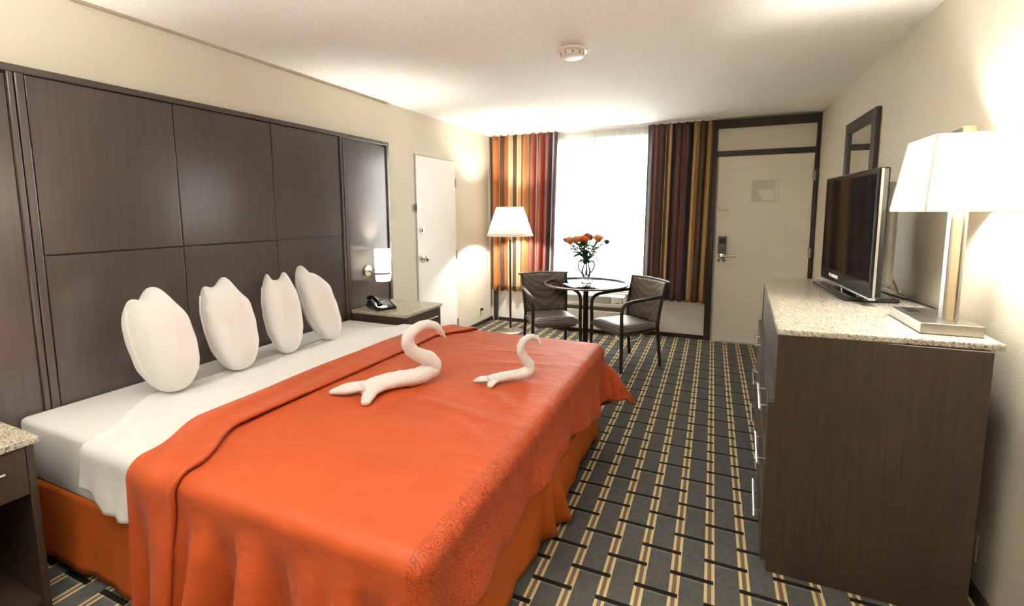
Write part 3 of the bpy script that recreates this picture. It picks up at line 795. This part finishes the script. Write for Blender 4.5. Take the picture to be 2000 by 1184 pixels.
# ---- desk lamp
LX, LY = .808, 2.195
lamp = thing('table_lamp', 'lit table lamp with white tapered shade and square metal column', 'table lamp', (LX, LY + .05, 1.010))
b = BM(); box(b, .708, .886, 2.105, 2.430, 1.010, 1.050); obj('base', b, M_steel, lamp, bevel=.003)
obj('outlet_plate', box(BM(), .735, .775, 2.33, 2.40, 1.050, 1.054), M_black, lamp)
for x0, x1 in ((.800, .811), (.837, .848)): obj('column_bar', box(BM(), x0, x1, 2.200, 2.236, 1.050, 1.475), M_steel, lamp, bevel=.002)
obj('column_core', box(BM(), .811, .837, 2.206, 2.230, 1.050, 1.470), simple('column_inlay', (.70, .58, .40), .25, .8), lamp)
def frustum(x0, x1, y0, y1, z0, X0, X1, Y0_, Y1_, z1):
    bm = BM()
    lo = [bm.verts.new(c) for c in ((x0, y0, z0), (x1, y0, z0), (x1, y1, z0), (x0, y1, z0))]
    hi = [bm.verts.new(c) for c in ((X0, Y0_, z1), (X1, Y0_, z1), (X1, Y1_, z1), (X0, Y1_, z1))]
    for i in range(4): bm.faces.new((lo[i], lo[(i + 1) % 4], hi[(i + 1) % 4], hi[i]))
    return bm, lo, hi
bm_, lo, hi = frustum(.652, .957, 1.985, 2.325, 1.455, .692, .926, 2.065, 2.315, 1.712)
P_lo = [v.co.copy() for v in lo]; P_hi = [v.co.copy() for v in hi]
sh = obj('lamp_shade', bm_, M_shade, lamp, solid=.003)
for i in range(4):
    e = BM(); sweep(e, [P_lo[i], P_hi[i]], .0035, 6); obj('corner_seam', e, M_shade, sh)
for P in (P_lo, P_hi):
    b = BM(); c_ = sum(P, Vector()) / 4
    for k in (.992, 1.008):
        lo_ = [b.verts.new(c_ + (p - c_) * k + Vector((0, 0, -.004))) for p in P]; hi_ = [b.verts.new(c_ + (p - c_) * k + Vector((0, 0, .004))) for p in P]
        for i in range(4): b.faces.new((lo_[i], lo_[(i + 1) % 4], hi_[(i + 1) % 4], hi_[i]))
        if k < 1: L0, H0 = lo_, hi_
    for i in range(4):
        j = (i + 1) % 4; b.faces.new((L0[i], lo_[i], lo_[j], L0[j])); b.faces.new((H0[i], H0[j], hi_[j], hi_[i]))
    bmesh.ops.recalc_face_normals(b, faces=b.faces); obj('rim', b, M_shade, sh)
b = BM(); sweep(b, [(LX + .017, 2.218, 1.47), (LX, LY, 1.53)], .012, 10); obj('socket', b, M_steel, lamp)
bulb('desk_bulb', (LX, LY, 1.575), 21, WARM, .035, lamp)

# ---- wall mirror and thermostat on the right wall
mir = thing('wall_mirror', 'dark framed mirror on the right wall above the television', 'mirror', (XR, 4.1, 1.2))
for y0, y1, z0, z1 in ((3.735, 3.815, 1.10, 2.12), (4.40, 4.48, 1.10, 2.12), (3.815, 4.40, 2.04, 2.12), (3.815, 4.40, 1.10, 1.18)):
    obj('frame_side', box(BM(), XR - .030, XR, y0, y1, z0, z1), M_trim, mir, bevel=.003)
obj('mirror_glass', box(BM(), XR - .016, XR - .002, 3.815, 4.40, 1.18, 2.04), M_mirror, mir)
th = thing('thermostat', 'small cream thermostat box on the wall behind the lamp shade', 'thermostat', (XR, 2.56, 1.7))
obj('case', box(BM(), XR - .042, XR, 2.50, 2.60, 1.640, 1.797), M_plate, th, bevel=.003)
obj('dial_panel', box(BM(), XR - .045, XR - .0418, 2.508, 2.592, 1.675, 1.790), simple('thermostat_grey', (.16, .15, .13), .3), th)
obj('scale_strip', box(BM(), XR - .0465, XR - .0448, 2.512, 2.580, 1.685, 1.745), M_paperw, th)

# ================================================================== window dressing
def curtain(name, label, x0, x1, z0, z1, yc, amp, nf, mat, seed, x0b=None, x1b=None, group=None, solid=.003):
    x0b = x0 if x0b is None else x0b; x1b = x1 if x1b is None else x1b
    def f(u, v):
        xa = x0 + (x1 - x0) * u; xb = x0b + (x1b - x0b) * u
        x = xb + (xa - xb) * v
        ph = 2 * PI * nf * u + .9 * math.sin(5 * u + seed) + .25 * mnoise.noise((u * 6, v * 1.2, seed))
        am = amp * (.75 + .25 * math.sin(9 * u + seed)) * (1 - .25 * sm((v - .85) / .15))
        pinch = .35 * sm((v - .93) / .07)
        y = yc + am * math.sin(ph) * (1 - pinch * .3) + amp * .25 * math.sin(2 * ph + 1)
        x += amp * .35 * math.cos(ph) * (1 if .02 < u < .98 else 0)
        z = z0 + (z1 - z0) * v
        if v > .97: z += .006 * math.sin(ph * 2)
        if v < .02: z += .006 * math.sin(ph + .4)
        return (x, y, z)
    bm = BM(); grid(bm, f, int(nf * 18), 22, lambda u, v: (u * .998 + .001, v))
    o = obj(name, bm, mat, None, True, solid=solid, sharp=170)
    return tag(o, label, 'curtain', group)
curtain('curtain', 'striped curtain in rust and cream left of the window, behind the floor lamp', -2.690, -1.770, .425, 2.425, 5.530, .032, 9, M_curtL, 1.0, -2.690, -1.825, 'striped drapes')
curtain('curtain', 'striped curtain in plum and brown between the window and the door', -.708, -.012, .440, 2.420, 5.530, .032, 8, M_curtR, 2.3, -.735, -.045, 'striped drapes')
curtain('sheer_curtain', 'left panel of the white sheer curtain', -2.60, -1.335, .50, 2.405, 5.590, .009, 22, M_sheer, 4.0, group='sheer panels', solid=0)
curtain('sheer_curtain', 'right panel of the white sheer curtain', -1.325, -.06, .50, 2.405, 5.590, .009, 22, M_sheer, 6.0, group='sheer panels', solid=0)
tr_ = thing('curtain_track', 'white curtain track under the ceiling above the window', 'curtain rail', (-1.35, 5.55, 2.42))
obj('rail', box(BM(), -2.69, -.005, 5.525, 5.545, 2.424, 2.440), M_white, tr_)
obj('rail', box(BM(), -2.69, -.005, 5.583, 5.597, 2.408, 2.440), M_white, tr_)

# air conditioner under the window
ac = thing('air_conditioner', 'ivory through-wall air conditioner below the window behind the table', 'air conditioner', (-1.37, 5.49, 0))
AX0, AX1 = -1.815, -.925
obj('cabinet', box(BM(), AX0, AX1, 5.40, YF - .018, .05, .455), M_acw, ac, bevel=.008)
obj('front_panel', box(BM(), AX0 + .005, AX1 - .005, 5.370, 5.40, .055, .285), M_acw, ac, bevel=.008)
obj('intake_recess', box(BM(), AX0 + .02, AX1 - .02, 5.392, 5.402, .285, .335), simple('ac_painted_shade', (.20, .19, .14), .6), ac)  # shade between the panels put into a darker colour
obj('upper_panel', box(BM(), AX0 + .005, AX1 - .005, 5.365, 5.40, .335, .380), M_acw, ac, bevel=.006)
obj('kick_base', box(BM(), AX0 + .03, AX1 - .03, 5.42, YF - .02, 0, .05), M_base, ac)
gr = BM(); prism(gr, [(5.375, .380), (5.40, .380), (5.40, .462), (5.392, .462)], AX0 + .02, -1.075, 'yz')
grl = obj('outlet_grille', gr, M_acg, ac)
for i in range(8):
    z = .387 + i * .0095; y = 5.373 + i * .0021
    obj('louvre', box(BM(), AX0 + .022, -1.077, y - .006, y + .004, z, z + .004), M_acw, grl)
obj('control_lid', box(BM(), -1.065, AX1 - .01, 5.380, 5.41, .384, .462), M_white, ac, bevel=.004)
obj('control_knob', box(BM(), -1.01, -.965, 5.374, 5.381, .385, .397), M_acg, ac)
b = BM(); sweep(b, catmull([(-1.00, 5.36, .05), (-.97, 5.28, .010), (-.90, 5.20, .007), (-.80, 5.19, .007), (-.74, 5.28, .008), (-.72, 5.45, .02), (-.72, 5.59, .10)], 8), .006, 8)
tag(obj('ac_cord', b, M_plate, None, True), 'pale power cord on the carpet below the air conditioner', 'cable')

# floor lamp
FX, FY = -2.222, 5.09
fl = thing('floor_lamp', 'lit floor lamp with white conical shade in front of the left curtain', 'floor lamp', (FX, FY, 0))
b = BM(); lathe(b, [(.001, 0), (.150, 0), (.152, .012), (.145, .020), (.03, .028), (.018, .05), (.001, .05)], (FX, FY), 36); obj('base', b, M_steel, fl, True)
b = BM(); sweep(b, [(FX, FY, .04), (FX, FY, 1.20)], .0125, 14); obj('pole', b, M_iron, fl, True)
b = BM(); lathe(b, [(.012, 1.13), (.020, 1.135), (.020, 1.165), (.012, 1.17)], (FX, FY), 16); obj('collar', b, M_steel, fl, True)
b = BM(); lathe(b, [(.275, 1.178), (.160, 1.512)], (FX, FY), 48); s_ = obj('lamp_shade', b, M_shade, fl, True, solid=.003)
for r, z in ((.275, 1.178), (.160, 1.512)):
    b = BM(); lathe(b, [(r - .003, z - .004), (r + .003, z - .004), (r + .003, z + .004), (r - .003, z + .004), (r - .003, z - .004)], (FX, FY), 48); obj('rim', b, M_shade, s_, True)
b = BM()
for k in range(3):
    a = 2 * PI * k / 3; b = BM(); sweep(b, [(FX, FY, 1.48), (FX + .160 * math.cos(a), FY + .160 * math.sin(a), 1.505)], .002, 6); obj('spider_arm', b, M_steel, s_)
b = BM(); sweep(b, [(FX, FY, 1.19), (FX, FY, 1.26)], .016, 10); obj('socket', b, M_steel, fl)
bulb('floor_lamp_bulb', (FX, FY, 1.345), 34, WARM, .04, fl)

# ================================================================== table, chairs, flowers
TX, TY = -1.165, 4.60
tb = thing('bistro_table', 'round glass topped table on a dark post by the window', 'table', (TX, TY, 0))
b = BM(); lathe(b, [(.001, .722), (.412, .722), (.418, .727), (.412, .733), (.001, .733)], (TX, TY), 64); obj('glass_top', b, M_tglass, tb, True)
b = BM(); lathe(b, [(.413, .719), (.424, .719), (.424, .735), (.413, .735), (.413, .719)], (TX, TY), 64); obj('rim', b, simple('grey_table_rim', (.20, .18, .16), .3, .6), tb, True)
b = BM(); sweep(b, [(TX, TY, .02), (TX, TY, .712)], .027, 20); obj('post', b, M_iron, tb, True)
b = BM(); lathe(b, [(.001, .700), (.12, .706), (.12, .7215), (.001, .7215)], (TX, TY), 32); obj('top_plate', b, M_iron, tb, True)
b = BM(); lathe(b, [(.001, 0), (.20, 0), (.205, .012), (.16, .022), (.04, .035), (.001, .036)], (TX, TY), 40); obj('base', b, M_iron, tb, True)

def make_chair(label, loc, rz):
    t = thing('wicker_armchair', label, 'chair', loc, rz, 'woven armchairs at the glass table')
    hw, hd = .24, .21
    for sx in (-1, 1):
        b = BM(); sweep(b, [(sx * (hw + .008), -hd - .006, 0), (sx * hw, -hd, .40)], .0165, 10); obj('leg', b, M_iron, t, True, local=True)
        b = BM(); sweep(b, [(sx * (hw - .01), hd + .035, 0), (sx * (hw - .02), hd, .40)], .0165, 10); obj('leg', b, M_iron, t, True, local=True)
        b = BM(); sweep(b, catmull([(sx * hw, -hd, .40), (sx * hw, -hd - .004, .54), (sx * (hw + .004), -hd + .012, .605), (sx * (hw + .010), -hd + .07, .640), (sx * (hw + .012), 0, .655), (sx * (hw + .005), hd + .035, .668)], 6), .0165, 10)
        obj('armrest', b, M_iron, t, True, local=True)
        b = BM(); sweep(b, catmull([(sx * (hw - .02), hd, .40), (sx * (hw - .008), hd + .025, .60), (sx * (hw + .004), hd + .075, .800)], 6), .0165, 10)
        obj('back_post', b, M_iron, t, True, local=True)
    # seat: woven over a frame with a rolled front edge
    def seat(u, v):
        a, c = 2 * u - 1, 2 * v - 1
        x = a * (.232 - .01 * c); y = c * .225
        e = max(abs(a), abs(c)) ; k = (max(0, 1 - abs(a) ** 5) * max(0, 1 - abs(c) ** 6)) ** .5
        return (x, y - .01, .375 + .060 * k - .016 * (1 - a * a) * (1 - c * c) + (.0 if c > -.7 else -.012 * sm((-.7 - c) / .3)))
    b = BM(); grid(b, seat, 22, 22)
    def under(u, v):
        a, c = 2 * u - 1, 2 * v - 1; return (a * (.232 - .01 * c), c * .225 - .01, .372 - .055 * (max(0, 1 - a ** 8) * max(0, 1 - c ** 8)) ** .5)
    grid(b, under, 10, 10)
    obj('seat', b, M_wicker, t, True, local=True)
    b = BM()
    for (x0, y0, x1, y1) in ((-hw, -hd, hw, -hd), (-hw + .02, hd, hw - .02, hd), (-hw, -hd, -hw + .02, hd), (hw, -hd, hw - .02, hd)):
        sweep(b, [(x0, y0, .365), (x1, y1, .365)], .011, 8)
    obj('seat_frame', b, M_iron, t, local=True)
    def back(u, v):
        a = 2 * u - 1; z = .405 + .390 * v
        y = hd + .005 + .07 * v ** 1.3 + .035 * (1 - a * a)
        return (a * (.222 + .024 * v), y, z)
    b = BM(); grid(b, back, 20, 16); obj('backrest', b, M_wicker, t, True, solid=.020, local=True)
    b = BM(); pts = [(a * .275, hd + .078 + .034 * (1 - a * a) + .01, .800 + .006 * (1 - a * a)) for a in [i / 10 - 1 for i in range(21)]]
    sweep(b, pts, .015, 10, [.8] * 21); obj('top_rail', b, M_wicker, t, True, local=True)
    b = BM(); sweep(b, [(-.205, hd + .035, .405), (.205, hd + .035, .405)], .010, 8); obj('lower_rail', b, M_iron, t, local=True)
    return t
c1 = make_chair('dark woven armchair left of the glass table, facing the bed', (-1.485, 4.44, 0), math.radians(34))
copy_thing(c1, (-.745, 4.440, 0), math.radians(-43), 'dark woven armchair right of the glass table, turned towards it')

# vase and bouquet
VZ = .735
vs = thing('glass_vase', 'clear glass amphora vase with two handles on the table', 'vase', (TX, TY, VZ))
b = BM(); lathe(b, [(.001, VZ), (.048, VZ), (.050, VZ + .008), (.020, VZ + .022), (.022, VZ + .035), (.040, VZ + .07), (.050, VZ + .11), (.042, VZ + .15), (.028, VZ + .18), (.030, VZ + .21), (.040, VZ + .235), (.037, VZ + .235), (.026, VZ + .21), (.024, VZ + .18), (.038, VZ + .15), (.045, VZ + .11), (.034, VZ + .07), (.001, VZ + .05)], (TX, TY), 32)
obj('body', b, M_glass, vs, True)
M_vh = simple('smoked_glass_handle', (.16, .16, .15), .1)
ang = YAW
for s in (-1, 1):
    pts = [(s * .028, VZ + .205), (s * .055, VZ + .222), (s * .080, VZ + .205), (s * .082, VZ + .165), (s * .062, VZ + .125), (s * .047, VZ + .095)]
    b = BM(); sweep(b, catmull([(TX + r * math.cos(ang), TY + r * math.sin(ang), z) for r, z in pts], 6), .007, 8); obj('handle', b, M_vh, vs, True)

bq = thing('flower_bouquet', 'bouquet of orange, peach and dusty pink roses with green leaves', 'flowers', (TX, TY, VZ + .05))
ca, sa = math.cos(ang), math.sin(ang)
def L2W(r, d, z): return Vector((TX + r * ca - d * sa, TY + r * sa + d * ca, z))
heads = [(-.165, .00, 1.165, .048, M_peach), (-.115, -.05, 1.175, .046, M_peach), (-.035, -.04, 1.172, .056, M_org), (.015, .03, 1.205, .042, M_pink), (.045, .05, 1.19, .034, M_pink), (.115, -.02, 1.185, .048, M_peach), (.125, .05, 1.195, .036, M_pink), (-.07, .06, 1.18, .040, M_peach), (-.205, .02, 1.17, .030, M_pink)]
def rose(bm, c, r, seed):
    rnd = random.Random(seed)
    for layer in range(4):
        n = 5 if layer else 3; k = .35 + layer * .22
        for i in range(n):
            a = 2 * PI * i / n + layer * .7 + rnd.random() * .3
            def f(u, v, a=a, k=k, layer=layer):
                w = (u - .5) * 1.7 * (1.25 - .2 * layer); aa = a + w
                rr = r * k * (.35 + .75 * math.sin(PI * .5 * v)) + r * .16 * layer * .4 * v ** 3
                z = (-.8 + 1.75 * v - .30 * layer * v * v * .6) * r * (.95 + .05 * math.cos(3 * aa))
                return (c.x + rr * math.cos(aa), c.y + rr * math.sin(aa), c.z + z * (1 - .12 * (2 * u - 1) ** 2))
            grid(bm, f, 5, 5)
for i, (r, d, z, s, mm) in enumerate(heads):
    c = L2W(r, d, z); b = BM(); rose(b, c, s, i); obj('flower', b, mm, bq, True)
    st = BM(); sweep(st, catmull([L2W(-r * .06, -d * .06, VZ + .065), L2W(r * .03, d * .03, VZ + .21), L2W(r * .45, d * .45, VZ + .33), c - Vector((0, 0, s * .5))], 6), .0055, 6)
    obj('stem', st, M_stem, bq, True)
bud = BM(); rose(bud, L2W(.205, .0, 1.150), .030, 77); obj('flower', bud, simple('bud_green', (.10, .14, .07), .6, var=.3), bq, True)
st = BM(); sweep(st, catmull([L2W(0, 0, VZ + .065), L2W(.01, 0, VZ + .21), L2W(.10, 0, VZ + .35), L2W(.200, .0, 1.14)], 6), .004, 6); obj('stem', st, M_stem, bq, True)
rnd = random.Random(3)
def leaf(p, az, tilt, ln, wd):
    bm = BM()
    dirh = Vector((math.cos(az), math.sin(az), 0)); sd = Vector((-math.sin(az), math.cos(az), 0))
    def f(u, v):
        w = wd * math.sin(PI * (v * .94 + .03)) ** .8 * (2 * u - 1)
        return p + dirh * (ln * v * math.cos(tilt)) + Vector((0, 0, ln * v * math.sin(tilt) - .35 * ln * v * v)) + sd * w + Vector((0, 0, -abs(2 * u - 1) * wd * .25))
    grid(bm, f, 4, 6); obj('leaf', bm, M_leaf, bq, True)
for i in range(85):
    z = 0.965 + rnd.random() * .17; spread = .03 + (z - .96) * .62
    a = rnd.random() * 2 * PI; rr = spread * rnd.random() ** .5
    leaf(L2W(rr * math.cos(a) * 1.05 - .01, rr * math.sin(a) * .7, z), a + ang + rnd.uniform(-.6, .6), rnd.uniform(-.1, 1.1), rnd.uniform(.06, .10), rnd.uniform(.018, .030))
leaf(L2W(.085, -.01, 1.02), ang + .2, -1.0, .10, .018); leaf(L2W(-.10, -.02, 1.08), ang + 2.9, -.4, .07, .018)
for r, z in ((-.13, 1.235), (-.11, 1.225)): leaf(L2W(r, 0, z - .04), ang, 1.2, .05, .008)

# smoke detector
sd = thing('smoke_detector', 'round white smoke detector on the ceiling', 'smoke detector', (-.83, 2.87, H))
b = BM(); lathe(b, [(.001, H), (.092, H), (.092, H - .012), (.080, H - .018), (.001, H - .018)], (-.83, 2.87), 40); obj('base_ring', b, M_white, sd, True)
b = BM(); lathe(b, [(.072, H - .018), (.070, H - .040), (.060, H - .046), (.001, H - .048)], (-.83, 2.87), 40); obj('cover', b, M_white, sd, True)
for k in range(10):
    a = 2 * PI * k / 10
    b = BM(); sweep(b, [(-.83 + .071 * math.cos(a), 2.87 + .071 * math.sin(a), H - .020), (-.83 + .0705 * math.cos(a), 2.87 + .0705 * math.sin(a), H - .036)], .005, 6); obj('vent_rib', b, M_acg, sd)

# unseen uplighter added beside the viewer as fill light for ceiling and bed
UX, UY = -.95, -.12
up_ = thing('added_fill_lamp', 'unseen uplighter added for fill light near the viewer, outside the picture', 'floor lamp', (UX, UY, 0))
b = BM(); lathe(b, [(.001, 0), (.13, 0), (.13, .02), (.02, .03), (.012, .04), (.012, 1.42), (.03, 1.44), (.14, 1.50), (.205, 1.68), (.200, 1.68), (.13, 1.51), (.001, 1.46)], (UX, UY), 32)
obj('stand', b, M_iron, up_, True)
bulb('added_fill_bulb', (UX, UY, 1.56), 265, (1, .99, .95), .10, up_)
